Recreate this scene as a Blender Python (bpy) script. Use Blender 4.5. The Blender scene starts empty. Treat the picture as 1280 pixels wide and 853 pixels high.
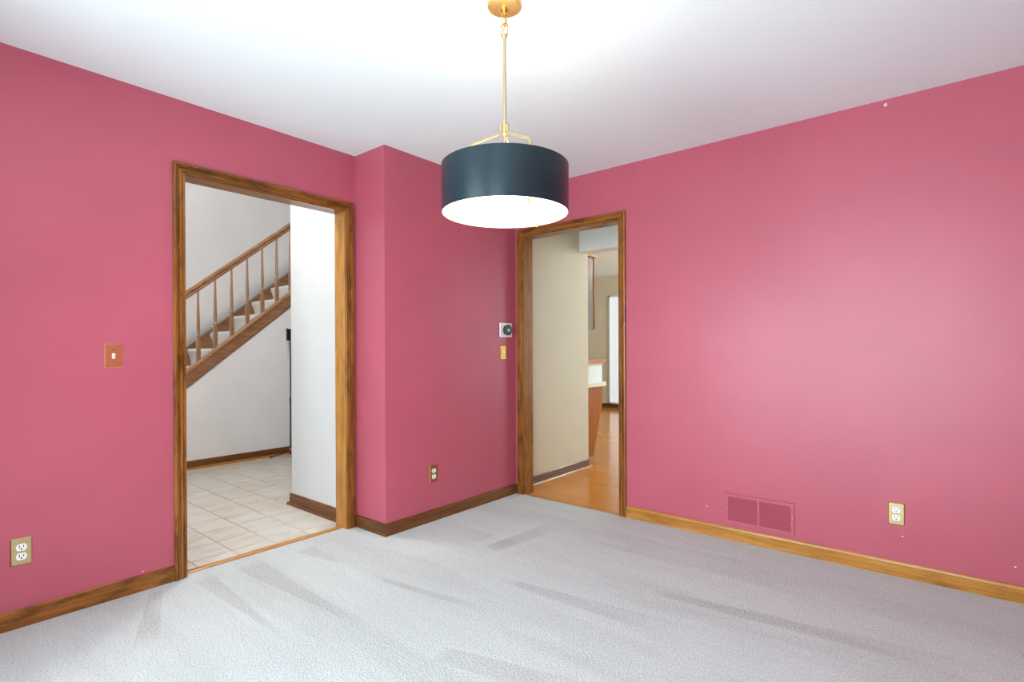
import bpy, bmesh, math, random
from mathutils import Vector, Matrix
random.seed(7)
scene = bpy.context.scene
C = scene.collection
PI = math.pi

# ------------------------------------------------------------------ camera
cam = bpy.data.cameras.new('camera')
cam_o = bpy.data.objects.new('camera', cam)
C.objects.link(cam_o)
cam.sensor_width = 36.0
cam.lens = 36.0 * 662.66 / 1280.0
cam.shift_y = 12.75 / 1280.0
cam.clip_start = 0.02
FW = Vector((-0.63708, 0.77079, -0.0031766)); RT = Vector((0.77079, 0.63707, -0.0037924)); UP = Vector((0.00090, 0.0048646, 0.99999))
M = Matrix((RT, UP, -FW)).transposed().to_4x4()
M.translation = Vector((3.0225, -3.3287, 1.162))
cam_o.matrix_world = M
scene.camera = cam_o

# ------------------------------------------------------------------ world, light, exposure
world = bpy.data.worlds.new('sky'); scene.world = world
world.use_nodes = True
bgn = world.node_tree.nodes['Background']
bgn.inputs[0].default_value = (0.80, 0.90, 1.0, 1); bgn.inputs[1].default_value = 1.2
vs = scene.view_settings
vs.view_transform = 'Standard'; vs.look = 'None'; vs.gamma = 1.0; vs.use_curve_mapping = False
vs.exposure = 0.16
DAY = (0.76, 0.93, 1.0)

def area(name, loc, direction, sx, sy, power, col, spread=180):
    l = bpy.data.lights.new(name, 'AREA'); l.shape = 'RECTANGLE'; l.size = sx; l.size_y = sy
    l.energy = power; l.color = col; l.spread = math.radians(spread)
    o = bpy.data.objects.new(name, l); C.objects.link(o); o.location = loc
    o.rotation_euler = Vector(direction).to_track_quat('-Z', 'Y').to_euler()
    return o
for x_ in (1.37, 2.85):                                                                  # outside the two dining windows
    area('daylight_dining_window', (x_, -3.98, 1.20), (0, 1, 0), 1.15, 1.9, 86, DAY, 165)
area('daylight_foyer_window', (-1.9, -3.72, 3.75), (0, 1, 0), 2.6, 2.1, 6, (0.93, 0.96, 1.0)) # outside the foyer glazing
area('daylight_kitchen_window', (2.95, 4.3, 1.35), (-1, 0, 0), 2.6, 1.9, 90, DAY)       # outside the kitchen window

# ------------------------------------------------------------------ material helpers
def srgb(r, g, b):
    f = lambda c: (c / 255 / 12.92) if c / 255 <= 0.04045 else ((c / 255 + 0.055) / 1.055) ** 2.4
    return (f(r), f(g), f(b), 1)
MAT = {}
class NT:
    def __init__(s, name):
        s.m = bpy.data.materials.new(name); s.m.use_nodes = True
        s.t = s.m.node_tree; s.n = s.t.nodes; s.b = s.n['Principled BSDF']; MAT[name] = s.m
        s.tc = None
    def new(s, typ, **kw):
        n = s.n.new(typ)
        for k, v in kw.items(): setattr(n, k, v)
        return n
    def link(s, a, b): s.t.links.new(a, b)
    def coord(s, scale=(1, 1, 1), loc=(0, 0, 0)):
        if s.tc is None: s.tc = s.new('ShaderNodeTexCoord')
        mp = s.new('ShaderNodeMapping'); mp.inputs['Scale'].default_value = scale; mp.inputs['Location'].default_value = loc
        s.link(s.tc.outputs['Object'], mp.inputs['Vector']); return mp.outputs[0]
    def noise(s, vec, scale, detail=3, rough=0.5, dist=0):
        n = s.new('ShaderNodeTexNoise'); s.link(vec, n.inputs['Vector'])
        n.inputs['Scale'].default_value = scale; n.inputs['Detail'].default_value = detail
        n.inputs['Roughness'].default_value = rough; n.inputs['Distortion'].default_value = dist
        return n.outputs['Fac']
    def ramp(s, fac, stops):
        r = s.new('ShaderNodeValToRGB'); s.link(fac, r.inputs[0])
        e = r.color_ramp.elements
        while len(e) < len(stops): e.new(0.5)
        for x, (p, c) in zip(e, stops): x.position = p; x.color = c
        return r.outputs[0]
    def math(s, op, a, b=None, c=None, clamp=False):
        n = s.new('ShaderNodeMath', operation=op); n.use_clamp = clamp
        for i, v in enumerate((a, b, c)):
            if v is None: continue
            if isinstance(v, (int, float)): n.inputs[i].default_value = v
            else: s.link(v, n.inputs[i])
        return n.outputs[0]
    def mix(s, fac, a, b, blend='MIX'):
        n = s.new('ShaderNodeMix', data_type='RGBA', blend_type=blend)
        for i, v in ((0, fac), (6, a), (7, b)):
            if isinstance(v, (int, float, tuple)): n.inputs[i].default_value = v
            else: s.link(v, n.inputs[i])
        return n.outputs[2]
    def bump(s, h, strength, dist):
        b = s.new('ShaderNodeBump'); b.inputs['Strength'].default_value = strength; b.inputs['Distance'].default_value = dist
        s.link(h, b.inputs['Height']); s.link(b.outputs[0], s.b.inputs['Normal'])
    def set(s, **kw):
        for k, v in kw.items(): s.b.inputs[k.replace('_', ' ')].default_value = v
    def color(s, v):
        if isinstance(v, tuple): s.b.inputs['Base Color'].default_value = v
        else: s.link(v, s.b.inputs['Base Color'])

def paint(name, col, rough=0.5, spec=0.4, var=0.03, bump=0.05):
    k = NT(name); v = k.coord()
    n = k.noise(v, 2.2, 4, 0.55)
    dark = tuple(c * (1 - var) for c in col[:3]) + (1,); lite = tuple(min(1, c * (1 + var)) for c in col[:3]) + (1,)
    k.color(k.ramp(n, [(0.3, dark), (0.7, lite)]))
    k.set(Roughness=rough, Specular_IOR_Level=spec)
    k.bump(k.noise(v, 260, 2), bump, 0.002)
    return k.m
paint('pink_paint', srgb(178, 84, 100), 0.42, 0.5, 0.05, 0.05)
paint('ceiling_paint', srgb(230, 241, 241), 0.8, 0.2, 0.012, 0.08)
paint('white_paint', srgb(232, 231, 230), 0.55, 0.35)
paint('grey_white_paint', srgb(222, 219, 217), 0.55, 0.35)
paint('foyer_paint', srgb(208, 207, 206), 0.55, 0.35)
paint('cream_paint', srgb(212, 204, 180), 0.55, 0.35)

def wood(name, base, dark, lite, axis, rough=0.30, smudge=0.62, scale=1.0, coat=0.15):
    """stained wood with grain running along an axis of the object"""
    k = NT(name)
    sc = [26 * scale] * 3; sc[axis] = 1.6 * scale
    v = k.coord(tuple(sc)); n = k.noise(v, 1.0, 5, 0.6, 0.6)
    g = k.ramp(n, [(0.28, dark), (0.5, base), (0.74, lite)])
    sf = [150 * scale] * 3; sf[axis] = 5 * scale
    fine = k.noise(k.coord(tuple(sf), (3, 1, 2)), 1.0, 3)
    g = k.mix(0.35, g, k.ramp(fine, [(0.35, dark), (0.65, lite)]))
    sm = [26.0] * 3; sm[axis] = 7.0
    s = k.noise(k.coord(tuple(sm), (5, 2, 7)), 1.0, 5, 0.65)
    mask = k.math('MULTIPLY', k.ramp(s, [(0.50, (0, 0, 0, 1)), (0.64, (1, 1, 1, 1))]), smudge)
    g = k.mix(mask, g, tuple(c * 0.32 for c in dark[:3]) + (1,))
    k.color(g); k.set(Roughness=rough, Specular_IOR_Level=0.38, Coat_Weight=coat * 0.5, Coat_Roughness=0.15)
    k.bump(fine, 0.12, 0.001)
    return k.m
OAK = (srgb(138, 82, 28), srgb(90, 50, 14), srgb(170, 110, 48))
for ax, nm in enumerate('xyz'): wood('oak_' + nm, *OAK, ax)
DIM_BROWN = (srgb(108, 66, 34), srgb(70, 40, 18), srgb(136, 88, 50))  # dark brown; on the boxed out corner the missing daylight is in the colour
for ax, nm in enumerate('xyz'): wood('walnut_' + nm, *DIM_BROWN, ax, smudge=0.25)
for ax, nm in enumerate('xyz'): wood('golden_oak_' + nm, srgb(178, 120, 50), srgb(146, 92, 30), srgb(200, 146, 76), ax, smudge=0.34, coat=0.15)  # golden tone; on the right baseboard and foyer jamb daylight is in the colour
wood('stair_wood', srgb(142, 98, 66), srgb(104, 68, 42), srgb(172, 128, 92), 1, 0.35, 0.1)
wood('baluster_wood', srgb(150, 112, 80), srgb(112, 78, 52), srgb(180, 142, 106), 2, 0.35, 0.1)
wood('cap_wood', srgb(176, 132, 94), srgb(146, 104, 70), srgb(200, 158, 118), 1, 0.35, 0.1)
wood('jamb_oak_z', srgb(146, 90, 30), srgb(104, 60, 16), srgb(170, 112, 48), 2, 0.5, 0.4)
wood('cabinet_wood', srgb(158, 88, 22), srgb(124, 64, 12), srgb(178, 106, 34), 2, 0.4, 0.05)
wood('plank_wood', srgb(212, 130, 22), srgb(178, 96, 10), srgb(226, 156, 44), 0, 0.18, 0.08, 0.7, 0.25)

def simple(name, col, rough=0.5, metal=0.0, spec=0.5, var=0.0, **kw):
    k = NT(name)
    if var:
        n = k.noise(k.coord(), 40, 3)
        k.color(k.ramp(n, [(0.3, tuple(c * (1 - var) for c in col[:3]) + (1,)), (0.7, col)]))
    else: k.color(col)
    k.set(Roughness=rough, Metallic=metal, Specular_IOR_Level=spec, **kw)
    return k.m
simple('brass', srgb(206, 188, 138), 0.36, 1.0, var=0.08)
simple('dim_brass', srgb(188, 150, 78), 0.3, 1.0, var=0.1)  # same brass toned darker, duller reflections put into the colour
simple('pink_reflect_brass', srgb(238, 192, 138), 0.3, 1.0, var=0.05)  # same brass with the pink wall's reflection mixed into the colour
simple('polished_brass', srgb(226, 184, 96), 0.2, 1.0, var=0.06)
simple('lamp_brass', srgb(240, 208, 132), 0.42, 0.8, var=0.05)
simple('pale_brass', srgb(192, 176, 132), 0.42, 0.85, var=0.05)
simple('shade_black', srgb(16, 38, 44), 0.28, 0.0, 0.5, 0.15)
simple('shade_white', srgb(245, 243, 238), 0.7)
simple('plastic_white', srgb(238, 238, 236), 0.35, var=0.03)
simple('plastic_ivory', srgb(236, 228, 206), 0.35, var=0.03)
simple('slot_dark', srgb(28, 24, 20), 0.7, var=0.2)
simple('black_plastic', srgb(22, 23, 26), 0.4, var=0.15)
simple('dial_black', srgb(14, 15, 18), 0.12, 0.0, 0.6, var=0.1)
simple('orange_plastic', srgb(216, 92, 40), 0.45, var=0.1)
simple('grille_shade', srgb(96, 36, 52), 0.7, var=0.1)
simple('stair_carpet', srgb(232, 230, 224), 0.95, 0, 0.1, var=0.08)
simple('laminate', srgb(226, 218, 198), 0.4, var=0.04)
simple('grout', srgb(168, 160, 150), 0.9, 0, 0.2, var=0.1)
simple('steel', srgb(190, 190, 188), 0.3, 1.0, var=0.05)
simple('plaster_chip', srgb(240, 232, 228), 0.8, var=0.05)
def emit(name, col, strength):
    k = NT(name); k.color(col); k.set(Emission_Strength=strength); k.b.inputs['Emission Color'].default_value = col
    return k.m
emit('diffuser_glow', (1.0, 0.88, 0.75, 1), 4.6)
emit('screen_glow', (0.35, 0.75, 0.85, 1), 0.9)
emit('fill_globe_glow', (1.0, 0.97, 0.95, 1), 190.0)  # glow of the added foyer globe
emit('fixture_glow', (1.0, 0.95, 0.86, 1), 3.0)
emit('bright_glass', (0.80, 0.90, 1.0, 1), 0.35)
# window glass: lets daylight through, keeps a faint reflection
k = NT('window_glass'); tr = k.new('ShaderNodeBsdfTransparent'); gl = k.new('ShaderNodeBsdfGlossy'); gl.inputs['Roughness'].default_value = 0.02
mx = k.new('ShaderNodeMixShader'); mx.inputs[0].default_value = 0.06
k.link(tr.outputs[0], mx.inputs[1]); k.link(gl.outputs[0], mx.inputs[2]); k.link(mx.outputs[0], k.n['Material Output'].inputs[0])

# tile: glazed beige-grey with soft warm clouds
k = NT('tile_glaze'); v = k.coord((1, 1, 1)); inf = k.new('ShaderNodeObjectInfo')
add = k.new('ShaderNodeVectorMath', operation='ADD'); k.link(v, add.inputs[0])
cmb = k.new('ShaderNodeCombineXYZ'); k.link(k.math('MULTIPLY', inf.outputs['Random'], 37.0), cmb.inputs[0]); k.link(cmb.outputs[0], add.inputs[1])
st = k.new('ShaderNodeMapping'); st.inputs['Scale'].default_value = (9, 3.5, 1); k.link(add.outputs[0], st.inputs[0])
n = k.noise(st.outputs[0], 1.0, 4, 0.6, 0.4)
col = k.ramp(n, [(0.26, srgb(190, 172, 146)), (0.48, srgb(203, 197, 188)), (0.70, srgb(210, 208, 203))])
k.color(k.mix(k.math('MULTIPLY', inf.outputs['Random'], 0.35), col, srgb(208, 192, 166)))
k.set(Roughness=0.22, Specular_IOR_Level=0.5)

# carpet: cut pile, vacuum lanes and lane-edge wedges
k = NT('carpet_pile'); v = k.coord()
sep = k.new('ShaderNodeSeparateXYZ'); k.link(v, sep.inputs[0]); X, Y = sep.outputs[0], sep.outputs[1]
warp = k.math('MULTIPLY', k.math('SUBTRACT', k.noise(k.coord((0.8, 1.4, 1)), 1.0, 2), 0.5), 0.22)
Yw = k.math('ADD', Y, warp)
lane = k.math('SINE', k.math('MULTIPLY', Yw, 2 * PI / 0.56))
lane = k.math('MULTIPLY_ADD', lane, 2.2, 0.5, clamp=True)
patch = k.ramp(k.noise(k.coord((1.1, 3.2, 1), (2, 0, 0)), 1.3, 4, 0.6), [(0.36, (0, 0, 0, 1)), (0.62, (1, 1, 1, 1))])
streak = k.ramp(k.noise(k.coord((2.2, 16, 1)), 1.0, 3, 0.6), [(0.35, (0, 0, 0, 1)), (0.65, (1, 1, 1, 1))])
tone = k.math('ADD', k.math('MULTIPLY', k.math('MULTIPLY', lane, patch), 0.30), k.math('MULTIPLY', streak, 0.18))
def wedge(x0, y0, x1, y1, w0, w1):
    dx, dy = x1 - x0, y1 - y0; L = math.hypot(dx, dy); dx /= L; dy /= L
    px = k.math('SUBTRACT', X, x0); py = k.math('SUBTRACT', Y, y0)
    t = k.math('DIVIDE', k.math('ADD', k.math('MULTIPLY', px, dx), k.math('MULTIPLY', py, dy)), L)
    d = k.math('ABSOLUTE', k.math('SUBTRACT', k.math('MULTIPLY', py, dx), k.math('MULTIPLY', px, dy)))
    w = k.math('MULTIPLY_ADD', t, w1 - w0, w0)
    inside = k.math('MULTIPLY', k.math('SUBTRACT', w, d), 110.0, clamp=True)
    ends = k.math('MULTIPLY', k.math('MULTIPLY', t, 12.0, clamp=True), k.math('MULTIPLY', k.math('SUBTRACT', 1.0, t), 3.0, clamp=True))
    return k.math('MULTIPLY', inside, ends)
for a in [(0.05, -2.25, 1.05, -2.27, 0.055, 0.006), (0.06, -2.03, 1.15, -2.01, 0.075, 0.012), (0.10, -1.72, 0.52, -1.69, 0.06, 0.012),
          (0.78, -1.69, 1.45, -1.58, 0.022, 0.03), (0.05, -2.45, 0.62, -2.66, 0.03, 0.05), (1.5, -1.95, 2.1, -1.80, 0.05, 0.07),
          (0.95, -1.05, 1.02, -0.45, 0.05, 0.07), (1.30, -1.3, 2.2, -1.22, 0.03, 0.08), (1.9, -0.95, 3.1, -0.80, 0.03, 0.07)]:
    tone = k.math('ADD', tone, k.math('MULTIPLY', wedge(*a), 0.46))
lite = k.math('ADD', wedge(1.02, -1.2, 1.16, -0.3, 0.02, 0.012), wedge(0.86, -1.05, 0.90, -0.35, 0.05, 0.03))
tone = k.math('SUBTRACT', tone, k.math('MULTIPLY', lite, 0.35))
base = k.mix(k.math('ADD', tone, 0.0, clamp=True), srgb(209, 217, 215), srgb(178, 182, 181))
fib = k.noise(k.coord(), 300, 3, 0.7)
tuft = k.noise(k.coord((1, 1, 1), (4, 4, 0)), 125, 3, 0.6)
base = k.mix(0.55, base, k.ramp(fib, [(0.3, srgb(130, 124, 118)), (0.7, srgb(244, 242, 240))]), 'OVERLAY')
base = k.mix(0.40, base, k.ramp(tuft, [(0.35, srgb(110, 104, 100)), (0.65, srgb(240, 240, 240))]), 'OVERLAY')
k.color(base); k.set(Roughness=0.95, Specular_IOR_Level=0.1, Sheen_Weight=0.15)
k.bump(k.math('ADD', fib, k.math('MULTIPLY', tuft, 1.5)), 0.8, 0.008)

for nm in ('walnut_x', 'walnut_y', 'jamb_oak_z', 'cabinet_wood'): MAT[nm].node_tree.nodes['Principled BSDF'].inputs['Specular IOR Level'].default_value = 0.2
MAT['plank_wood'].node_tree.nodes['Principled BSDF'].inputs['Specular IOR Level'].default_value = 0.28
# hardwood beyond the built planks: strips along X
k = NT('strip_floor'); v = k.coord()
br = k.new('ShaderNodeTexBrick'); k.link(v, br.inputs['Vector'])
br.inputs['Scale'].default_value = 1.0; br.inputs['Brick Width'].default_value = 0.9; br.inputs['Row Height'].default_value = 0.057
br.inputs['Mortar Size'].default_value = 0.0012; br.inputs['Color1'].default_value = srgb(212, 134, 40); br.inputs['Color2'].default_value = srgb(192, 114, 28)
br.inputs['Mortar'].default_value = srgb(110, 66, 26)
g = k.noise(k.coord((2, 60, 1)), 1.0, 4)
k.color(k.mix(0.25, br.outputs[0], k.ramp(g, [(0.3, srgb(150, 94, 38)), (0.7, srgb(226, 170, 96))])))
k.set(Roughness=0.16, Specular_IOR_Level=0.5, Coat_Weight=0.25, Coat_Roughness=0.12)

# ------------------------------------------------------------------ mesh helpers
def add_box(bm, x0, x1, y0, y1, z0, z1):
    vs_ = [bm.verts.new((x, y, z)) for x in (x0, x1) for y in (y0, y1) for z in (z0, z1)]
    for f in ((0, 1, 3, 2), (4, 6, 7, 5), (0, 4, 5, 1), (2, 3, 7, 6), (0, 2, 6, 4), (1, 5, 7, 3)):
        bm.faces.new([vs_[i] for i in f])
    return bm
def bx(*a, bevel=0.0, seg=2):
    bm = bmesh.new(); add_box(bm, *a)
    if bevel:
        bmesh.ops.bevel(bm, geom=bm.edges[:], offset=bevel, segments=seg, affect='EDGES', profile=0.6)
    return bm
def frame_of(d):
    d = Vector(d).normalized(); a = Vector((0, 0, 1)) if abs(d.z) < 0.9 else Vector((1, 0, 0))
    s = d.cross(a).normalized(); return s, s.cross(d).normalized()
def add_tube(bm, pts, r, seg=12, cap=True, closed=False):
    pts = [Vector(p) for p in pts]; n = len(pts); rings = []
    rs = r if isinstance(r, (list, tuple)) else [r] * n
    s = None
    for i, p in enumerate(pts):
        if closed: d = pts[(i + 1) % n] - pts[i - 1]
        else: d = pts[min(i + 1, n - 1)] - pts[max(i - 1, 0)]
        d.normalize()
        if s is None: s, t = frame_of(d)
        else:
            s = (s - d * s.dot(d)).normalized()
        t = d.cross(s)
        rings.append([bm.verts.new(p + rs[i] * (math.cos(2 * PI * j / seg) * s + math.sin(2 * PI * j / seg) * t)) for j in range(seg)])
    for i in range(n if closed else n - 1):
        a, b = rings[i], rings[(i + 1) % n]
        for j in range(seg): bm.faces.new((a[j], a[(j + 1) % seg], b[(j + 1) % seg], b[j]))
    if cap and not closed:
        bm.faces.new(rings[0][::-1]); bm.faces.new(rings[-1])
    return bm
def add_lathe(bm, prof, seg=48, cx=0, cy=0, cap=True):
    rings = []
    for r, z in prof:
        rings.append([bm.verts.new((cx + r * math.cos(2 * PI * j / seg), cy + r * math.sin(2 * PI * j / seg), z)) for j in range(seg)])
    for a, b in zip(rings, rings[1:]):
        for j in range(seg): bm.faces.new((a[j], a[(j + 1) % seg], b[(j + 1) % seg], b[j]))
    if cap:
        if prof[0][0] > 1e-5: bm.faces.new(rings[0][::-1])
        if prof[-1][0] > 1e-5: bm.faces.new(rings[-1])
    return bm
def add_prism(bm, poly, axis, a, b):
    """extrude a 2-D polygon along an axis: axis 0 -> poly is (y,z); 1 -> (x,z); 2 -> (x,y)"""
    def P(p, t): return {0: (t, p[0], p[1]), 1: (p[0], t, p[1]), 2: (p[0], p[1], t)}[axis]
    A = [bm.verts.new(P(p, a)) for p in poly]; B = [bm.verts.new(P(p, b)) for p in poly]
    bm.faces.new(A); bm.faces.new(B[::-1]); n = len(poly)
    for i in range(n): bm.faces.new((A[i], B[i], B[(i + 1) % n], A[(i + 1) % n]))
    return bm
def smooth_by_angle(me, deg):
    me.polygons.foreach_set('use_smooth', [True] * len(me.polygons))
    me.set_sharp_from_angle(angle=math.radians(deg))
def obj(name, bm, m, parent=None, smooth=None):
    bmesh.ops.remove_doubles(bm, verts=bm.verts[:], dist=1e-6)
    bmesh.ops.recalc_face_normals(bm, faces=bm.faces[:])
    me = bpy.data.meshes.new(name); bm.to_mesh(me); bm.free()
    ms = m if isinstance(m, (list, tuple)) else [m]
    for x in ms: me.materials.append(MAT[x])
    if smooth: smooth_by_angle(me, smooth)
    o = bpy.data.objects.new(name, me); C.objects.link(o)
    if parent: o.parent = parent
    return o
def inst(o, parent, loc=(0, 0, 0), rot=(0, 0, 0)):
    c = o.copy(); C.objects.link(c); c.parent = parent; c.location = loc; c.rotation_euler = rot; return c
def tag(o, label, cat, group=None, kind=None):
    o['label'] = label; o['category'] = cat
    if group: o['group'] = group
    if kind: o['kind'] = kind
    return o
def thing(name, label, cat, loc=(0, 0, 0), rotz=0, group=None, kind=None):
    o = bpy.data.objects.new(name, None); C.objects.link(o); o.location = loc; o.rotation_euler = (0, 0, rotz)
    o.empty_display_size = 0.05
    return tag(o, label, cat, group, kind)
def struct(name, bm, m, label, cat, by_normal=None):
    o = obj(name, bm, m); tag(o, label, cat, kind='structure')
    if by_normal:
        for p in o.data.polygons: p.material_index = by_normal(p)
    return o

# ------------------------------------------------------------------ dimensions
H = 2.44; TH = 0.115
RX, RY = 3.62, -3.70                    # far corner of the dining room behind the camera
CX, CY = 0.311, -1.289                  # boxed-out corner
LD = (-2.297, -1.370); LZ = 2.060       # foyer doorway, clear opening
RD = (0.395, 1.236); RZ = 2.060         # kitchen doorway
CW = 0.055                              # casing width
UX = -2.758                             # wall under the stairs
FZ = 5.2                                # foyer height
KZ = 2.62; KY = 6.09                    # kitchen ceiling height, far kitchen wall

# ------------------------------------------------------------------ dining room shell
bm = bmesh.new()
add_box(bm, 0, RX, RY, 0, -0.05, 0)
add_box(bm, -0.034, 0, LD[0], LD[1], -0.05, 0)
struct('floor', bm, 'carpet_pile', 'pale grey cut pile carpet with vacuum tracks', 'carpet')
struct('ceiling', bx(-TH, RX + TH, RY - TH, TH, H, H + 0.08), 'ceiling_paint', 'plain white flat ceiling of the pink room', 'ceiling')

jo = 0.018                              # jamb board thickness
bm = bmesh.new()
add_box(bm, -TH, 0, RY - TH, LD[0] - jo, 0, FZ)
add_box(bm, -TH, 0, LD[1] + jo, CY, 0, FZ)
add_box(bm, -TH, 0, LD[0] - jo, LD[1] + jo, LZ + jo, FZ)
struct('wall_left', bm, ['white_paint', 'pink_paint'], 'pink satin painted wall with the foyer doorway', 'wall',
       lambda p: 1 if p.normal.x > 0.5 and p.center.x > -0.01 else 0)
struct('wall_column', bx(0, CX, CY, 0, 0, H), 'pink_paint', 'boxed out pink corner wall between the two doorways', 'wall')
bm = bmesh.new()
add_box(bm, 0, RD[0] - jo, 0, TH, 0, H)
add_box(bm, RD[1] + jo, RX + TH, 0, TH, 0, H)
add_box(bm, RD[0] - jo, RD[1] + jo, 0, TH, RZ + jo, H)
struct('wall_back', bm, ['cream_paint', 'pink_paint'], 'pink satin painted wall with the narrow doorway and air grille', 'wall',
       lambda p: 1 if p.normal.y < -0.5 else 0)
struct('wall_right', bx(RX, RX + TH, RY, 0, 0, H), 'pink_paint', 'pink painted wall facing the foyer doorway', 'wall')
WX = (0.82, 3.40); WZ = (0.28, 2.12)
bm = bmesh.new()
add_box(bm, 0, WX[0], RY - TH, RY, 0, H); add_box(bm, WX[1], RX + TH, RY - TH, RY, 0, H)
add_box(bm, WX[0], WX[1], RY - TH, RY, 0, WZ[0]); add_box(bm, WX[0], WX[1], RY - TH, RY, WZ[1], H)
struct('wall_front', bm, 'pink_paint', 'pink painted wall holding the twin window', 'wall')
win = thing('window_1', 'twin window with white frame and oak casing', 'window', kind='structure')
bm = bmesh.new(); ym = RY - 0.07
xm = (WX[0] + WX[1]) / 2
for x0, x1 in ((WX[0], WX[0] + 0.05), (xm - 0.20, xm + 0.20), (WX[1] - 0.05, WX[1])): add_box(bm, x0, x1, ym - 0.03, ym + 0.03, *WZ)
for z0 in (WZ[0], (WZ[0] + WZ[1]) / 2 - 0.02, WZ[1] - 0.05):
    add_box(bm, WX[0] + 0.05, xm - 0.20, ym - 0.025, ym + 0.025, z0, z0 + 0.05)
    add_box(bm, xm + 0.20, WX[1] - 0.05, ym - 0.025, ym + 0.025, z0, z0 + 0.05)
obj('window_frame', bm, 'white_paint', win)
for x0, x1 in ((WX[0] + 0.05, xm - 0.20), (xm + 0.20, WX[1] - 0.05)):
    obj('pane', bx(x0, x1, ym - 0.002, ym + 0.002, WZ[0] + 0.05, WZ[1] - 0.05), 'window_glass', win)
obj('window_sill', bx(WX[0] - 0.04, WX[1] + 0.04, RY - 0.03, RY + 0.05, WZ[0] - 0.02, WZ[0] + 0.004, bevel=0.004), 'oak_x', win)

# ------------------------------------------------------------------ baseboards
def base_profile(h=0.078, t=0.012): return [(0, 0), (t, 0), (t, h - 0.014), (t - 0.002, h - 0.005), (t - 0.007, h), (0, h)]
def board_x(name, x0, x1, y, mat, label, h=0.078, sgn=-1, m0=0, m1=0, z=0, kind='structure', parent=None):
    """baseboard along X on the plane y, standing proud towards sgn*Y; m0/m1 lengthen the front face at a mitred end"""
    bm = bmesh.new(); pr = base_profile(h)
    A = [bm.verts.new((x0 - m0 * d, y + sgn * d, z + q)) for d, q in pr]; B = [bm.verts.new((x1 + m1 * d, y + sgn * d, z + q)) for d, q in pr]
    n = len(pr); bm.faces.new(A); bm.faces.new(B[::-1])
    for i in range(n): bm.faces.new((A[i], B[i], B[(i + 1) % n], A[(i + 1) % n]))
    o = obj(name, bm, mat, parent)
    return tag(o, label, 'baseboard', kind=kind) if kind else o
def board_y(name, y0, y1, x, mat, label, h=0.078, sgn=1, m0=0, m1=0, z=0, kind='structure', parent=None):
    bm = bmesh.new(); pr = base_profile(h)
    A = [bm.verts.new((x + sgn * d, y0 - m0 * d, z + q)) for d, q in pr]; B = [bm.verts.new((x + sgn * d, y1 + m1 * d, z + q)) for d, q in pr]
    n = len(pr); bm.faces.new(A); bm.faces.new(B[::-1])
    for i in range(n): bm.faces.new((A[i], B[i], B[(i + 1) % n], A[(i + 1) % n]))
    o = obj(name, bm, mat, parent)
    return tag(o, label, 'baseboard', kind=kind) if kind else o
LO = LD[0] - 0.005 - CW; LO2 = LD[1] + 0.005 + CW     # outer casing edges
RO = RD[0] - 0.005 - CW; RO2 = RD[1] + 0.005 + CW
board_y('baseboard_left', RY, LO, 0, 'oak_y', 'brown oak baseboard left of the foyer doorway')
col_b = thing('baseboard_column', 'brown baseboard with shade in its tone wrapping the boxed out corner', 'baseboard', kind='structure')
board_x('short_board', 0, CX, CY, 'walnut_x', '', m1=1, kind=None, parent=col_b)
board_y('long_board', CY, -0.002, CX, 'walnut_y', '', m0=1, kind=None, parent=col_b)
board_x('baseboard_back', RO2, RX, 0, 'golden_oak_x', 'oak baseboard with daylight in its golden tone under the air grille', h=0.078)
board_y('baseboard_right', RY, 0, RX, 'golden_oak_y', 'oak baseboard in the same daylight toned gold on the wall facing the foyer', sgn=-1)
board_x('baseboard_front', 0, RX, RY, 'oak_x', 'oak baseboard below the twin window', sgn=1)

# ------------------------------------------------------------------ door casings
PROF = [(0, 0), (0, .0080), (.002, .0105), (.0085, .0112), (.0098, .0068), (.0118, .0068), (.0135, .0108), (.019, .0128), (.0245, .0122), (.0275, .0076), (.0305, .0080),
        (.0330, .0150), (.0375, .0162), (.0388, .0110), (.0402, .0110), (.0415, .0185), (.050, .0190), (.0535, .0176), (.055, .0150), (.055, 0)]
def casing(root, plane, side, a0, a1, ztop, axis, mats):
    """mitred casing round an opening a0..a1 on plane (axis 0: wall X=plane, run along Y; axis 1: wall Y=plane, run along X)"""
    rv = 0.005
    def P(a, d, z): return (plane + side * d, a, z) if axis == 0 else (a, plane + side * d, z)
    def strip(name, ends, mat):
        bm = bmesh.new(); A, B = ([bm.verts.new(e(w, d)) for w, d in PROF] for e in ends); n = len(PROF)
        bm.faces.new(A); bm.faces.new(B[::-1])
        for i in range(n): bm.faces.new((A[i], B[i], B[(i + 1) % n], A[(i + 1) % n]))
        return obj(name, bm, mat, root, smooth=28)
    lo, hi, zt = a0 - rv, a1 + rv, ztop + rv
    strip('side_casing', (lambda w, d: P(lo - w, d, 0), lambda w, d: P(lo - w, d, zt + w)), mats[0])
    strip('side_casing', (lambda w, d: P(hi + w, d, 0), lambda w, d: P(hi + w, d, zt + w)), mats[0])
    strip('head_casing', (lambda w, d: P(lo - w, d, zt + w), lambda w, d: P(hi + w, d, zt + w)), mats[1])
t1 = thing('trim_1', 'stained wood casing and jambs of the wide doorway to the foyer', 'door frame', kind='structure')
casing(t1, 0, 1, LD[0], LD[1], LZ, 0, ('oak_z', 'oak_y'))
casing(t1, -TH, -1, LD[0], LD[1], LZ, 0, ('oak_z', 'oak_y'))
obj('side_jamb', bx(-TH, 0, LD[0] - jo, LD[0], -0.01, LZ + jo), 'golden_oak_z', t1)
obj('side_jamb', bx(-TH, 0, LD[1], LD[1] + jo, -0.01, LZ + jo), 'golden_oak_z', t1)  # bright gold of the window light is put into this jamb's colour
obj('head_jamb', bx(-TH, 0, LD[0], LD[1], LZ, LZ + jo), 'oak_y', t1)
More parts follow.
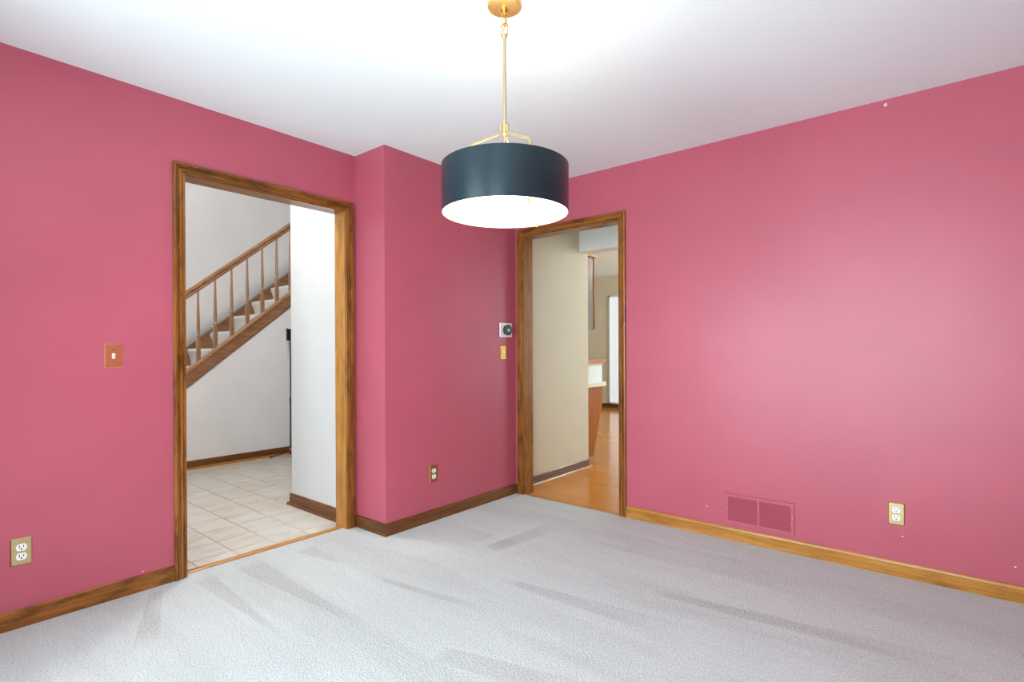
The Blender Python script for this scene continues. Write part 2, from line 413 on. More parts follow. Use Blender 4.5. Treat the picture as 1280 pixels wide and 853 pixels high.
bm = bmesh.new(); add_prism(bm, [(-0.092, -0.012), (-0.034, -0.012), (-0.034, 0.004), (-0.044, 0.009), (-0.066, 0.010), (-0.074, 0.006), (-0.092, -0.004)], 1, LD[0], LD[1])
obj('threshold', bm, 'golden_oak_y', t1)
t2 = thing('trim_2', 'stained wood casing and jambs of the narrow doorway to the kitchen hall', 'door frame', kind='structure')
casing(t2, 0, -1, RD[0], RD[1], RZ, 1, ('oak_z', 'oak_x'))
casing(t2, TH, 1, RD[0], RD[1], RZ, 1, ('oak_z', 'oak_x'))
obj('side_jamb', bx(RD[0] - jo, RD[0], 0, TH, -0.01, RZ + jo), 'jamb_oak_z', t2)
obj('side_jamb', bx(RD[1], RD[1] + jo, 0, TH, -0.01, RZ + jo), 'oak_z', t2)
obj('head_jamb', bx(RD[0], RD[1], 0, TH, RZ, RZ + jo), 'oak_x', t2)
obj('threshold', bx(RD[0], RD[1], -0.004, 0.018, -0.012, 0.004, bevel=0.003), 'golden_oak_x', t2)

# ------------------------------------------------------------------ foyer
struct('wall_foyer', bx(-0.845, 0, CY, 1.2, -0.02, FZ), 'foyer_paint', 'plain white wall end seen just inside the foyer', 'wall')
SL = 0.808                                             # stair slope
zb = lambda y: 0.805 + SL * (y + 1.341)                # underside of the stringer
yb0 = -1.341 - 0.805 / SL
bm = bmesh.new(); add_prism(bm, [(yb0, -0.02), (1.2, -0.02), (1.2, zb(1.2) + 0.01), (yb0, 0.01)], 0, UX - 0.09, UX)
struct('wall_stair', bm, 'white_paint', 'white wall filling in below the rising stairs', 'wall')
struct('wall_stairwell', bx(-3.90, -3.78, -3.6, 1.3, -0.02, FZ), 'grey_white_paint', 'tall off white wall behind the stairs', 'wall')
struct('wall_foyer_back', bx(-3.9, -0.845, 1.2, 1.3, -0.02, FZ), 'grey_white_paint', 'off white wall at the end of the foyer', 'wall')
bm = bmesh.new()
add_box(bm, -3.9, -3.2, -3.6, -3.5, -0.02, FZ); add_box(bm, -0.6, -TH, -3.6, -3.5, -0.02, FZ); add_box(bm, -3.2, -0.6, -3.6, -3.5, 4.8, FZ)
add_box(bm, -3.2, -0.6, -3.6, -3.5, -0.02, 2.7)
struct('wall_foyer_front', bm, 'white_paint', 'white front wall of the foyer around the tall glazing', 'wall')
struct('ceiling_foyer', bx(-3.9, 0, -3.6, 1.3, FZ, FZ + 0.08), 'ceiling_paint', 'white ceiling high above the foyer', 'ceiling')
fl = struct('floor_foyer', bx(-3.9, -0.05, -3.6, 1.3, -0.06, -0.0135), 'grout', 'beige glazed square tile floor of the foyer', 'tile floor')
px, py = 0.2265, 0.2205; g = 0.0028
tx = [-1.577 + px * i for i in range(-6, 8)]; ty = [-1.325 + py * i for i in range(-9, 9)]
def rect_tile(x0, x1, y0, y1):
    bm = bmesh.new(); bv = 0.002; zt = -0.010; z0 = -0.0145
    lo = [bm.verts.new(p) for p in ((x0, y0, z0), (x1, y0, z0), (x1, y1, z0), (x0, y1, z0))]
    hi = [bm.verts.new(p) for p in ((x0 + bv, y0 + bv, zt), (x1 - bv, y0 + bv, zt), (x1 - bv, y1 - bv, zt), (x0 + bv, y1 - bv, zt))]
    bm.faces.new(hi)
    for i in range(4): bm.faces.new((lo[i], lo[(i + 1) % 4], hi[(i + 1) % 4], hi[i]))
    return bm
proto = None
for x0 in tx:
    for y0 in ty:
        a, b, c, d = x0 + g, x0 + px - g, y0 + g, y0 + py - g
        a = max(a, UX + 0.002); b = min(b, -0.07)
        if d > CY - 0.002 and b > -0.845: 
            if c < CY - 0.03: d = min(d, CY - 0.003)
            else: b = min(b, -0.848)
        if b - a < 0.012 or d - c < 0.012: continue
        if d > 1.2 or c < -3.5: continue
        full = abs((b - a) - (px - 2 * g)) < 1e-4 and abs((d - c) - (py - 2 * g)) < 1e-4
        if full:
            if proto is None: proto = obj('tile', rect_tile(g, px - g, g, py - g), 'tile_glaze', fl); proto.location = (x0, y0, 0)
            else: inst(proto, fl, (x0, y0, random.uniform(-0.0006, 0.0006)))
        else:
            obj('tile', rect_tile(a, b, c, d), 'tile_glaze', fl)
# foyer baseboards with shoe moulding
def shoe_poly(s): return [(0, 0), (s, 0), (s * 0.9, s * 0.55), (s * 0.5, s * 0.95), (0, s)]
fb = thing('baseboard_foyer', 'dark brown baseboard with shoe moulding on the white wall end', 'baseboard', kind='structure')
board_x('board', -0.845, -TH - 0.001, CY, 'walnut_x', '', 0.085, m0=1, z=-0.01, kind=None, parent=fb)
board_y('board', CY, 1.19, -0.845, 'walnut_y', '', 0.085, sgn=-1, m0=1, z=-0.01, kind=None, parent=fb)
bm = bmesh.new(); add_prism(bm, [(CY - 0.012 - a, b - 0.01) for a, b in shoe_poly(0.018)], 0, -0.875, -TH - 0.001); obj('shoe_moulding', bm, 'walnut_x', fb)
sb = thing('baseboard_stair', 'reddish brown baseboard with shoe moulding below the stairs', 'baseboard', kind='structure')
board_y('board', yb0 + 0.11, 1.19, UX, 'walnut_y', '', 0.085, z=-0.01, kind=None, parent=sb)
bm = bmesh.new(); add_prism(bm, [(UX + 0.012 + a, b - 0.01) for a, b in shoe_poly(0.02)], 1, yb0 + 0.11, 1.19); obj('shoe_moulding', bm, 'golden_oak_y', sb)

# staircase
stair = thing('staircase', 'wooden staircase with white carpeted steps and turned balusters', 'staircase', (UX, yb0, 0))
def sobj(name, bm, m, smooth=None, parent=stair):
    bmesh.ops.translate(bm, verts=bm.verts[:], vec=-Vector(stair.location)); return obj(name, bm, m, parent, smooth)
RISE, RUN = 0.1975, 0.2445
ytop = 1.15
y_s0 = yb0 + 0.02
bm = bmesh.new(); add_prism(bm, [(y_s0, zb(y_s0)), (ytop, zb(ytop)), (ytop, zb(ytop) + 0.145), (y_s0, zb(y_s0) + 0.145)], 0, UX - 0.03, UX + 0.012)
sobj('stringer', bm, 'stair_wood')
bm = bmesh.new(); add_prism(bm, [(y_s0, zb(y_s0) + 0.145), (ytop, zb(ytop) + 0.145), (ytop, zb(ytop) + 0.180), (y_s0, zb(y_s0) + 0.180)], 0, UX - 0.042, UX + 0.026)
sobj('stringer_cap', bm, 'cap_wood')
bm = bmesh.new(); add_prism(bm, [(y_s0, zb(y_s0) + 0.012), (ytop, zb(ytop) + 0.012), (ytop, zb(ytop) + 0.036), (y_s0, zb(y_s0) + 0.036)], 0, UX + 0.012, UX + 0.022)
sobj('stringer_bead', bm, 'stair_wood')
yk = lambda k_: -0.478 + RUN * (k_ - 8)
def skz(y): return 1.209 + SL * (y + 1.006) - 0.022
bm = bmesh.new(); ys0, ys1 = yk(1) - 0.1, ytop
add_prism(bm, [(ys0, max(0, skz(ys0) - 0.40)), (ys1, skz(ys1) - 0.40), (ys1, skz(ys1)), (ys0, skz(ys0))], 0, -3.78, -3.757)
sobj('wall_skirt', bm, 'stair_wood')
bm = bmesh.new(); add_prism(bm, [(ys0, skz(ys0)), (ys1, skz(ys1)), (ys1, skz(ys1) + 0.022), (ys0, skz(ys0) + 0.022)], 0, -3.78, -3.747)
sobj('skirt_cap', bm, 'baluster_wood')
step = None
def step_poly():
    n = 0.03; p = [(0.006, -RISE), (0.0, -0.15), (-0.008, -0.11), (-0.018, -0.08), (-n, -0.055), (-n - 0.008, -0.032), (-n - 0.008, -0.014), (-n, -0.003), (-n + 0.014, 0.0), (RUN + 0.012, 0.0), (RUN + 0.012, -RISE)]
    return p
for k_ in range(1, 15):
    y = yk(k_); z = RISE * k_
    if y > ytop - 0.05: break
    if step is None:
        bm = bmesh.new(); add_prism(bm, step_poly(), 0, -3.756, UX - 0.043)
        bmesh.ops.translate(bm, verts=bm.verts[:], vec=(-stair.location.x, 0, 0))
        step = obj('carpeted_step', bm, 'stair_carpet', stair, 40); step.location = (0, y - yb0, z); step['label'] = 'white carpeted stair step'
    else: inst(step, stair, (0, y - yb0, z))
# balusters (turned) and rail
zc = lambda y: zb(y) + 0.172
rail_b = lambda y: 1.679 + SL * (y + 1.336)
prof = [(0.0155, 0.0), (0.0155, 0.01)]
bal = None
HB = rail_b(0) - zc(0) + 0.015
def baluster_mesh():
    bm = bmesh.new(); w = 0.0165
    add_box(bm, -w, w, -w, w, -0.015, 0.20)
    add_lathe(bm, [(0.0165, 0.20), (0.0185, 0.206), (0.0165, 0.214), (0.011, 0.218), (0.0105, 0.224), (0.0175, 0.232), (0.0185, 0.242), (0.016, 0.252), (0.0105, 0.258),
                   (0.012, 0.27), (0.0155, 0.31), (0.016, 0.345), (0.0145, 0.41), (0.012, 0.52), (0.0095, 0.64), (0.0085, HB)], 14)
    return bm
y = -1.243 - 0.1605 * 5
yl = []
while y < ytop - 0.1: yl.append(y); y += 0.1605
for y in yl:
    loc = (-0.008, y - yb0, zc(y) + 0.006)
    if bal is None: bal = obj('baluster', baluster_mesh(), 'baluster_wood', stair, 35); bal.location = loc
    else: inst(bal, stair, loc)
bm = bmesh.new(); ya, ye = yl[0] - 0.09, ytop
rp = [(-0.022, 0), (0.022, 0), (0.026, 0.022), (0.020, 0.034), (0.031, 0.046), (0.031, 0.064), (0.022, 0.078), (0.008, 0.086), (-0.008, 0.086), (-0.022, 0.078), (-0.031, 0.064), (-0.031, 0.046), (-0.020, 0.034), (-0.026, 0.022)]
A = [bm.verts.new((UX - 0.008 + a, ya, rail_b(ya) + b)) for a, b in rp]; B = [bm.verts.new((UX - 0.008 + a, ye, rail_b(ye) + b)) for a, b in rp]
bm.faces.new(A); bm.faces.new(B[::-1])
for i in range(len(rp)): bm.faces.new((A[i], B[i], B[(i + 1) % len(rp)], A[(i + 1) % len(rp)]))
sobj('handrail', bm, 'stair_wood', 30)

# unseen globe lamp added to brighten the foyer and stairs
gl_ = thing('foyer_fill_globe', 'added unseen white globe filling the tall foyer with light', 'ceiling light', (-0.62, -1.62, FZ))
bm = bmesh.new(); add_lathe(bm, [(0.07, 0.0), (0.07, -0.02), (0.01, -0.035), (0.006, -0.04), (0.006, -1.98), (0.05, -1.99), (0.05, -2.02)], 32); obj('rod', bm, 'lamp_brass', gl_, 40)
bm = bmesh.new(); add_lathe(bm, [(0.05, -2.02), (0.10, -2.055), (0.13, -2.13), (0.10, -2.21), (0.05, -2.25), (0.001, -2.262)], 32); obj('globe', bm, 'fill_globe_glow', gl_, 60)

# tripod stand in the foyer
ts = thing('tripod_stand', 'slim black tripod stand with clamp beside the foyer wall end', 'tripod', (-2.625, -0.358, -0.01))
bm = bmesh.new(); add_tube(bm, [(0, 0, 0.05), (0, 0, 0.62)], 0.011, 10); add_tube(bm, [(0, 0, 0.60), (0, 0, 1.30)], 0.008, 10); add_lathe(bm, [(0.014, 0.60), (0.014, 0.64), (0.010, 0.645)], 12)
obj('pole', bm, 'black_plastic', ts, 40)
bm = bmesh.new(); add_lathe(bm, [(0.012, 0.02), (0.018, 0.025), (0.018, 0.05), (0.012, 0.06)], 14); obj('leg_hub', bm, 'black_plastic', ts, 40)
bm = bmesh.new(); add_lathe(bm, [(0.0185, 0.06), (0.0195, 0.065), (0.0195, 0.085), (0.012, 0.09)], 14); obj('lock_collar', bm, 'orange_plastic', ts, 40)
for a in (-115, 0, 118):
    ca, sa = math.cos(math.radians(a)), math.sin(math.radians(a))
    if a == -115: ca, sa = -0.25, -0.97
    bm = bmesh.new(); add_tube(bm, [(ca * 0.012, sa * 0.012, 0.055), (ca * 0.21, sa * 0.21, 0.008)], 0.0065, 8); lg = obj('leg', bm, 'black_plastic', ts, 40)
    bm = bmesh.new(); add_tube(bm, [(ca * 0.198, sa * 0.198, 0.0105), (ca * 0.222, sa * 0.222, 0.0098)], 0.0095, 8); obj('rubber_foot', bm, 'black_plastic', lg, 40)
bm = bmesh.new(); add_box(bm, -0.012, 0.012, -0.035, 0.035, 1.28, 1.292); add_box(bm, -0.012, 0.014, -0.042, -0.034, 1.28, 1.415); add_box(bm, -0.012, 0.014, 0.034, 0.042, 1.28, 1.415); add_box(bm, -0.012, -0.004, -0.036, 0.036, 1.285, 1.41)
obj('clamp', bm, 'black_plastic', ts)

# ------------------------------------------------------------------ hall and kitchen
HX = 0.258
struct('wall_hall', bx(0.0, HX, TH, 1.2, -0.02, H), 'cream_paint', 'cream painted hall wall behind the narrow doorway', 'wall')
struct('wall_hall_right', bx(1.75, 1.86, TH, 1.2, -0.02, H), 'cream_paint', 'cream painted wall on the far side of the hall', 'wall')
struct('ceiling_hall', bx(-0.845, 3.0, TH, 1.2, H, H + 0.26), 'ceiling_paint', 'low white ceiling of the hall', 'ceiling')
struct('wall_header', bx(HX, 1.75, 1.042, 1.2, 2.103, H), 'white_paint', 'white boxed header beam crossing the hall', 'header')
struct('wall_kitchen_return', bx(-3.5, 0.0, 1.2, 1.3, -0.02, KZ), 'white_paint', 'white kitchen wall behind the hanging cabinet', 'wall')
struct('wall_kitchen_left', bx(-3.6, -3.5, 1.3, KY, -0.02, KZ), 'white_paint', 'white wall on the far side of the kitchen', 'wall')
struct('wall_kitchen_far', bx(-3.6, 2.8, KY, KY + 0.1, -0.02, KZ), 'cream_paint', 'pale wall at the far end of the kitchen', 'wall')
bm = bmesh.new(); add_box(bm, 2.7, 2.8, 1.2, 3.0, -0.02, KZ); add_box(bm, 2.7, 2.8, 5.6, KY, -0.02, KZ); add_box(bm, 2.7, 2.8, 3.0, 5.6, 2.3, KZ); add_box(bm, 2.7, 2.8, 3.0, 5.6, -0.02, 0.4)
struct('wall_kitchen_right', bm, 'white_paint', 'white kitchen wall with the wide window', 'wall')
struct('ceiling_kitchen', bx(-3.6, 2.8, 1.2, KY + 0.1, KZ, KZ + 0.08), 'ceiling_paint', 'white ceiling of the kitchen', 'ceiling')
bm = bmesh.new(); add_box(bm, 1.75, 2.75, 1.18, 1.3, -0.02, KZ); struct('wall_kitchen_front', bm, 'white_paint', 'white kitchen wall beside the hall opening', 'wall')
hf = struct('floor_hall', bx(-3.6, 2.8, 0.018, KY, -0.06, -0.0105), 'strip_floor', 'glossy golden hardwood strip floor of the hall', 'wood floor')
row = 0.057; y = 0.019; i = 0
plank_w = {}
while y < 1.30:
    x = HX + 0.001 - ((i * 0.37) % 0.8); 
    if y < TH: lo_, hi_ = RD[0], RD[1]
    else: lo_, hi_ = HX + 0.001, 1.749
    while x < hi_:
        L = 0.55 + 0.45 * random.random(); a, b = max(x, lo_), min(x + L, hi_)
        if b - a > 0.03:
            y1 = min(y + row - 0.0012, TH if y < TH < y + row else 9)
            o = obj('plank', bx(a, b - 0.001, y, y + row - 0.0012, -0.0115, -0.008 + random.uniform(-0.0002, 0.0002)), 'plank_wood', hf)
        x += L
    y += row; i += 1
hb = thing('baseboard_hall', 'dark brown baseboard with light shoe moulding on the cream hall wall', 'baseboard', kind='structure')
board_y('board', TH + 0.02, 1.2, HX, 'walnut_y', '', 0.085, m1=0.0, z=-0.008, kind=None, parent=hb)
bm = bmesh.new(); add_prism(bm, [(HX + 0.012 + a, b - 0.008) for a, b in shoe_poly(0.02)], 1, TH + 0.02, 1.235); obj('shoe_moulding', bm, 'golden_oak_y', hb)
board_x('baseboard_kitchen_far', -3.5, 2.7, KY, 'walnut_x', 'brown baseboard along the far kitchen wall', 0.085, z=-0.01)
w2 = thing('window_2', 'tall bright window on the far kitchen wall', 'window', kind='structure')
obj('pane', bx(-2.225, -1.2, KY - 0.02, KY - 0.001, 0.10, 2.20), 'bright_glass', w2)
bm = bmesh.new(); add_box(bm, -2.225, -2.20, KY - 0.035, KY, 0.08, 2.225); add_box(bm, -1.225, -1.2, KY - 0.035, KY, 0.08, 2.225); add_box(bm, -2.225, -1.2, KY - 0.035, KY, 2.19, 2.225); add_box(bm, -2.225, -1.2, KY - 0.035, KY, 0.08, 0.11)
obj('window_frame', bm, 'white_paint', w2)

# base cabinet with slanting end, bar on top, wall cabinet
bc = thing('desk_cabinet', 'warm brown built in kitchen desk with slanted end and pale top', 'cabinet', (0, 1.3, -0.01))
def kobj(name, bm, m, parent, origin, smooth=None):
    bmesh.ops.translate(bm, verts=bm.verts[:], vec=-Vector(origin)); return obj(name, bm, m, parent, smooth)
O = (0, 1.3, -0.01)
poly = [(1.302, -0.01), (1.662, -0.01), (1.855, 0.572), (1.855, 0.752), (1.302, 0.752)]
bm = bmesh.new(); add_prism(bm, poly, 0, 0.018, 0.04); kobj('end_panel', bm, 'cabinet_wood', bc, O)
bm = bmesh.new(); add_prism(bm, [(1.302, 0.02), (1.63, 0.02), (1.83, 0.572), (1.83, 0.752), (1.302, 0.752)], 0, -1.2, 0.018); kobj('body', bm, 'cabinet_wood', bc, O)
bm = bmesh.new(); add_box(bm, 0.04, 0.052, 1.302, 1.668, -0.01, 0.012); kobj('shoe_moulding', bm, 'golden_oak_y', bc, O)
kobj('worktop', bx(-1.2, 0.06, 1.302, 1.909, 0.752, 0.80, bevel=0.004), 'laminate', bc, O)
hu = thing('bar_ledge', 'white low wall with wooden cap above the kitchen desk', 'ledge', (0, 1.3, 0.80))
O = (0, 1.3, 0.80)
kobj('panel', bx(-1.2, 0.036, 1.302, 1.856, 0.80, 1.0), 'ceiling_paint', hu, O)
bm = bmesh.new(); add_prism(bm, [(1.302, 1.0), (1.862, 1.0), (1.872, 1.018), (1.905, 1.03), (1.911, 1.052), (1.302, 1.052)], 0, -1.2, 0.055); kobj('cap', bm, 'golden_oak_y', hu, O)
wc = thing('wall_cabinet', 'brown hanging kitchen cabinet with crown moulding', 'cabinet', (0.14, 1.3, 1.37))
O = (0.14, 1.3, 1.37)
kobj('body', bx(-0.9, 0.14, 1.302, 1.505, 1.37, 2.12), 'walnut_z', wc, O)
kobj('face_frame', bx(-0.9, 0.146, 1.505, 1.525, 1.37, 2.12), 'cabinet_wood', wc, O)
for x0 in (-0.88, -0.37): kobj('door', bx(x0, x0 + 0.49, 1.525, 1.543, 1.39, 2.10, bevel=0.004), 'cabinet_wood', wc, O)
bm = bmesh.new(); add_prism(bm, [(1.302, 2.12), (1.545, 2.12), (1.56, 2.145), (1.302, 2.145)], 0, -0.9, 0.17); kobj('crown', bm, 'golden_oak_x', wc, O)
# kitchen ceiling vent and light fixture
cv = thing('ceiling_vent', 'small beige register on the kitchen ceiling', 'vent', (-0.55, 2.83, KZ))
obj('frame', bx(-0.07, 0.07, -0.12, 0.12, -0.008, 0.0, bevel=0.002), 'laminate', cv)
sl = None
for j in range(6):
    if sl is None: sl = obj('slat', bx(-0.055, 0.055, -0.008, 0.008, -0.014, -0.008), 'laminate', cv); sl.location = (0, -0.09, 0)
    else: inst(sl, cv, (0, -0.09 + 0.036 * j, 0))
kl = thing('ceiling_light', 'flush round light on the kitchen ceiling', 'ceiling light', (1.1, 4.3, KZ))
bm = bmesh.new(); add_lathe(bm, [(0.17, 0.0), (0.17, -0.03), (0.16, -0.035)], 32); obj('base', bm, 'plastic_white', kl, 40)
bm = bmesh.new(); add_lathe(bm, [(0.158, -0.034), (0.15, -0.06), (0.11, -0.085), (0.05, -0.097), (0.001, -0.10)], 32); obj('diffuser', bm, 'fixture_glow', kl, 60)
l = bpy.data.lights.new('kitchen_bulb', 'POINT'); l.energy = 90; l.color = (1, 0.93, 0.82); l.shadow_soft_size = 0.08
lo_ = bpy.data.objects.new('kitchen_bulb', l); C.objects.link(lo_); lo_.location = (1.1, 4.3, KZ - 0.16)

# ------------------------------------------------------------------ pendant lamp
PX, PY = 1.7526, -1.829
pl = thing('pendant_lamp', 'black drum pendant lamp with brass chain, rod and glowing diffuser', 'pendant lamp', (PX, PY, H))
Z = lambda z: z - H
bm = bmesh.new(); add_lathe(bm, [(0.0632, 0.0), (0.0635, -0.003), (0.0632, -0.008), (0.0615, -0.0125), (0.056, -0.0150), (0.030, -0.0175), (0.010, -0.0185), (0.0005, -0.0185)], 56)
cano = obj('canopy', bm, 'lamp_brass', pl, 50)
bm = bmesh.new(); add_lathe(bm, [(0.0115, -0.018), (0.0125, -0.021), (0.0125, -0.026), (0.0085, -0.029), (0.0055, -0.034), (0.0055, -0.044), (0.0005, -0.046)], 20)
obj('canopy_loop', bm, 'polished_brass', cano, 40)
def link_pts(w, h, n=28):
    pts = []
    r = w / 2; s = h / 2 - r
    for i in range(n):
        a = 2 * PI * i / n; pts.append((r * math.cos(a), 0, r * math.sin(a) + (s if math.sin(a) >= 0 else -s)))
    return pts
lw = None
for zc_, h_, rz in ((Z(2.385), 0.050, 0.95), (Z(2.344), 0.050, -0.45)):
    bm = bmesh.new(); add_tube(bm, link_pts(0.026, h_), 0.0024, 8, closed=True)
    o = obj('chain_link', bm, 'polished_brass', pl, 60); o.location = (0, 0, zc_); o.rotation_euler = (0, 0, math.radians(39.6) + rz)
bm = bmesh.new(); add_tube(bm, [(0, 0, Z(2.40)), (0.003, 0.002, Z(2.37)), (-0.003, -0.002, Z(2.345)), (0, 0, Z(2.318))], 0.0018, 8); obj('cord', bm, 'pale_brass', pl, 60)
bm = bmesh.new(); add_lathe(bm, [(0.004, Z(2.330)), (0.0085, Z(2.328)), (0.0095, Z(2.322)), (0.0085, Z(2.315)), (0.0058, Z(2.312)), (0.0058, Z(2.0))], 20)
obj('rod', bm, 'pale_brass', pl, 40)
bm = bmesh.new(); add_lathe(bm, [(0.0058, Z(2.004)), (0.0095, Z(2.002)), (0.0095, Z(1.958)), (0.0058, Z(1.954)), (0.0058, Z(1.824)), (0.02, Z(1.822)), (0.02, Z(1.79)), (0.006, Z(1.788))], 20)
hub = obj('hub', bm, 'pale_brass', pl, 40)
AZ0 = math.radians(39.575)             # turn the arms with the way the lamp hangs
def dirv(deg):
    a = math.radians(deg) + AZ0; return math.cos(a), math.sin(a)
for deg in (-45, 75, 195):
    ca, sa = dirv(deg)
    bm = bmesh.new(); add_tube(bm, [(ca * 0.013, sa * 0.013, Z(1.992)), (ca * 0.014, sa * 0.014, Z(1.968))], 0.0062, 12); obj('arm_socket', bm, 'pale_brass', hub, 40)
    R = 0.130
    pts = [(0.014, 1.985), (0.014, 1.970), (0.018, 1.961), (0.028, 1.955), (R - 0.012, 1.912), (R - 0.003, 1.906), (R, 1.896), (R, 1.825), (R, 1.816)]
    bm = bmesh.new(); add_tube(bm, [(ca * r, sa * r, Z(z)) for r, z in pts], 0.0048, 10); obj('arm', bm, 'pale_brass', pl, 60)
# drum shade
SR, SB, ST = 0.2345, Z(1.665), Z(1.838)
bm = bmesh.new(); add_lathe(bm, [(SR - 0.0025, ST), (SR, ST - 0.0015), (SR, SB + 0.0015), (SR - 0.0025, SB)], 96, cap=False)
sh = obj('shade', bm, 'shade_black', pl, 50); sh['label'] = 'black drum shade'
bm = bmesh.new(); add_lathe(bm, [(SR - 0.0025, SB), (SR - 0.004, SB + 0.001), (SR - 0.004, ST - 0.001), (SR - 0.0025, ST)], 96, cap=False)
obj('shade_lining', bm, 'shade_white', sh, 50)
bm = bmesh.new(); add_lathe(bm, [(SR - 0.005, SB + 0.0075), (SR - 0.005, SB + 0.0035), (SR * 0.6, SB + 0.0015), (0.0005, SB + 0.0005)], 96, cap=False)
obj('diffuser', bm, 'diffuser_glow', pl, 60)['label'] = 'glowing white diffuser disc'
bm = bmesh.new(); 
for deg in (-45, 75, 195):
    ca, sa = dirv(deg); add_tube(bm, [(ca * 0.018, sa * 0.018, Z(1.818)), (ca * (SR - 0.003), sa * (SR - 0.003), Z(1.818))], 0.003, 8)
obj('spider', bm, 'pale_brass', pl, 40)
fin = None
for deg in (53, -67, 172):
    ca, sa = dirv(deg); loc = (ca * 0.207, sa * 0.207, SB + 0.003)
    if fin is None:
        bm = bmesh.new(); add_lathe(bm, [(0.0045, 0.0), (0.0055, -0.002), (0.0055, -0.005), (0.003, -0.007), (0.0045, -0.010), (0.004, -0.014), (0.0005, -0.016)], 16)
        fin = obj('finial', bm, 'polished_brass', pl, 50); fin.location = loc
    else: inst(fin, pl, loc)
l = bpy.data.lights.new('pendant_bulb', 'POINT'); l.energy = 0.35; l.color = (1.0, 0.90, 0.80); l.shadow_soft_size = 0.06
lo_ = bpy.data.objects.new('pendant_bulb', l); C.objects.link(lo_); lo_.location = (PX + 0.06, PY + 0.05, 1.745)

# ------------------------------------------------------------------ wall devices (modelled facing -Y)
def plate_mesh(w, h, t, b):
    bm = bmesh.new(); q = [(-w / 2, -h / 2), (w / 2, -h / 2), (w / 2, h / 2), (-w / 2, h / 2)]
    A = [bm.verts.new((x, 0, z)) for x, z in q]; B = [bm.verts.new((x, -t * 0.25, z)) for x, z in q]
    D = [bm.verts.new((x * (w - 2 * b) / w, -t, z * (h - 2 * b) / h)) for x, z in q]
    bm.faces.new(A); bm.faces.new(D[::-1])
    for U, V in ((A, B), (B, D)):
        for i in range(4): bm.faces.new((U[i], U[(i + 1) % 4], V[(i + 1) % 4], V[i]))
    return bm
def disc_y(bm, cx, cz, rx, rz, y0, y1, seg=20, flat=None):
    P = []
    for j in range(seg):
        a = 2 * PI * j / seg; x = rx * math.cos(a); z = rz * math.sin(a)
        if flat: z = max(-flat, min(flat, z))
        P.append((cx + x, cz + z))
    A = [bm.verts.new((x, y0, z)) for x, z in P]; B = [bm.verts.new((x, y1, z)) for x, z in P]
    bm.faces.new(A[::-1]); bm.faces.new(B)
    for i in range(seg): bm.faces.new((A[i], A[(i + 1) % seg], B[(i + 1) % seg], B[i]))
    return bm
def outlet(loc, rotz, label, mat='brass'):
    t = thing('wall_outlet', label, 'outlet', loc, rotz, 'brass plated wall outlets')
    obj('cover_plate', plate_mesh(0.070, 0.1135, 0.0055, 0.004), mat, t)
    for s in (-1, 1):
        f = obj('receptacle', disc_y(bmesh.new(), 0, s * 0.0195, 0.0175, 0.0175, -0.004, -0.0075, 28, 0.0143), 'plastic_white', t)
        bm = bmesh.new(); z = s * 0.0195
        add_box(bm, -0.0082, -0.0052, -0.0078, -0.006, z - 0.0015, z + 0.0090); add_box(bm, 0.0052, 0.0080, -0.0078, -0.006, z - 0.0005, z + 0.0085)
        disc_y(bm, 0, z - 0.0070, 0.0034, 0.0030, -0.006, -0.0078, 10)
        obj('slots', bm, 'slot_dark', f)
    obj('screw', disc_y(bmesh.new(), 0, 0, 0.003, 0.003, -0.005, -0.0066, 12), 'polished_brass', t)
    return t
def switch(loc, rotz, label, toggle='plastic_ivory', mat='brass'):
    t = thing('light_switch', label, 'light switch', loc, rotz, 'brass plated light switches')
    obj('cover_plate', plate_mesh(0.070, 0.1145, 0.006, 0.005), mat, t)
    bm = bmesh.new(); add_box(bm, -0.0055, 0.0055, -0.0068, -0.004, -0.0125, 0.0125); hs = obj('toggle_slot', bm, toggle, t)
    bm = bmesh.new(); add_prism(bm, [(-0.006, -0.004), (-0.018, 0.004), (-0.0185, 0.010), (-0.006, 0.007)], 0, -0.0045, 0.0045); obj('toggle', bm, toggle, t)
    for z in (-0.030, 0.030): obj('screw', disc_y(bmesh.new(), 0, z, 0.0033, 0.0033, -0.005, -0.0068, 12), 'polished_brass', t)
    return t
W = PI / 2
switch((0, -2.605, 1.139), W, 'brass light switch toned with pink wall reflections left of the foyer doorway', mat='pink_reflect_brass')
outlet((0, -2.928, 0.317), W, 'brass plated outlet low on the wall left of the foyer doorway')
outlet((CX, -0.893, 0.320), W, 'brass plated outlet low on the boxed out corner wall', 'dim_brass')
switch((CX, -0.161, 1.138), W, 'brass light switch below the thermostat', 'plastic_white', 'dim_brass')
outlet((2.810, 0, 0.317), 0, 'brass plated outlet beside the pink air grille')
# thermostat
th = thing('thermostat', 'white square thermostat with round black dial beside the kitchen doorway', 'thermostat', (CX, -0.130, 1.315), W)
obj('backplate', bx(-0.072, 0.072, -0.012, 0, -0.056, 0.056, bevel=0.004), 'plastic_white', th)
d = obj('dial', disc_y(bmesh.new(), 0, 0, 0.041, 0.041, -0.008, -0.034, 40), 'dial_black', th)
bm = bmesh.new()
add_tube(bm, [(0.0415 * math.cos(2 * PI * j / 40), -0.031, 0.0415 * math.sin(2 * PI * j / 40)) for j in range(40)], 0.002, 6, closed=True); obj('dial_ring', bm, 'steel', d, 50)
def seg_digit(bm, cx, segs, w=0.008, h=0.016, t=0.002, y=-0.0345):
    S = {'a': (0, h / 2, w, t), 'g': (0, 0, w, t), 'd': (0, -h / 2, w, t), 'f': (-w / 2, h / 4, t, h / 2), 'b': (w / 2, h / 4, t, h / 2), 'e': (-w / 2, -h / 4, t, h / 2), 'c': (w / 2, -h / 4, t, h / 2)}
    for s in segs:
        x, z, ww, hh = S[s]; add_box(bm, cx + x - ww / 2, cx + x + ww / 2, y, y + 0.0006, z - hh / 2, z + hh / 2)
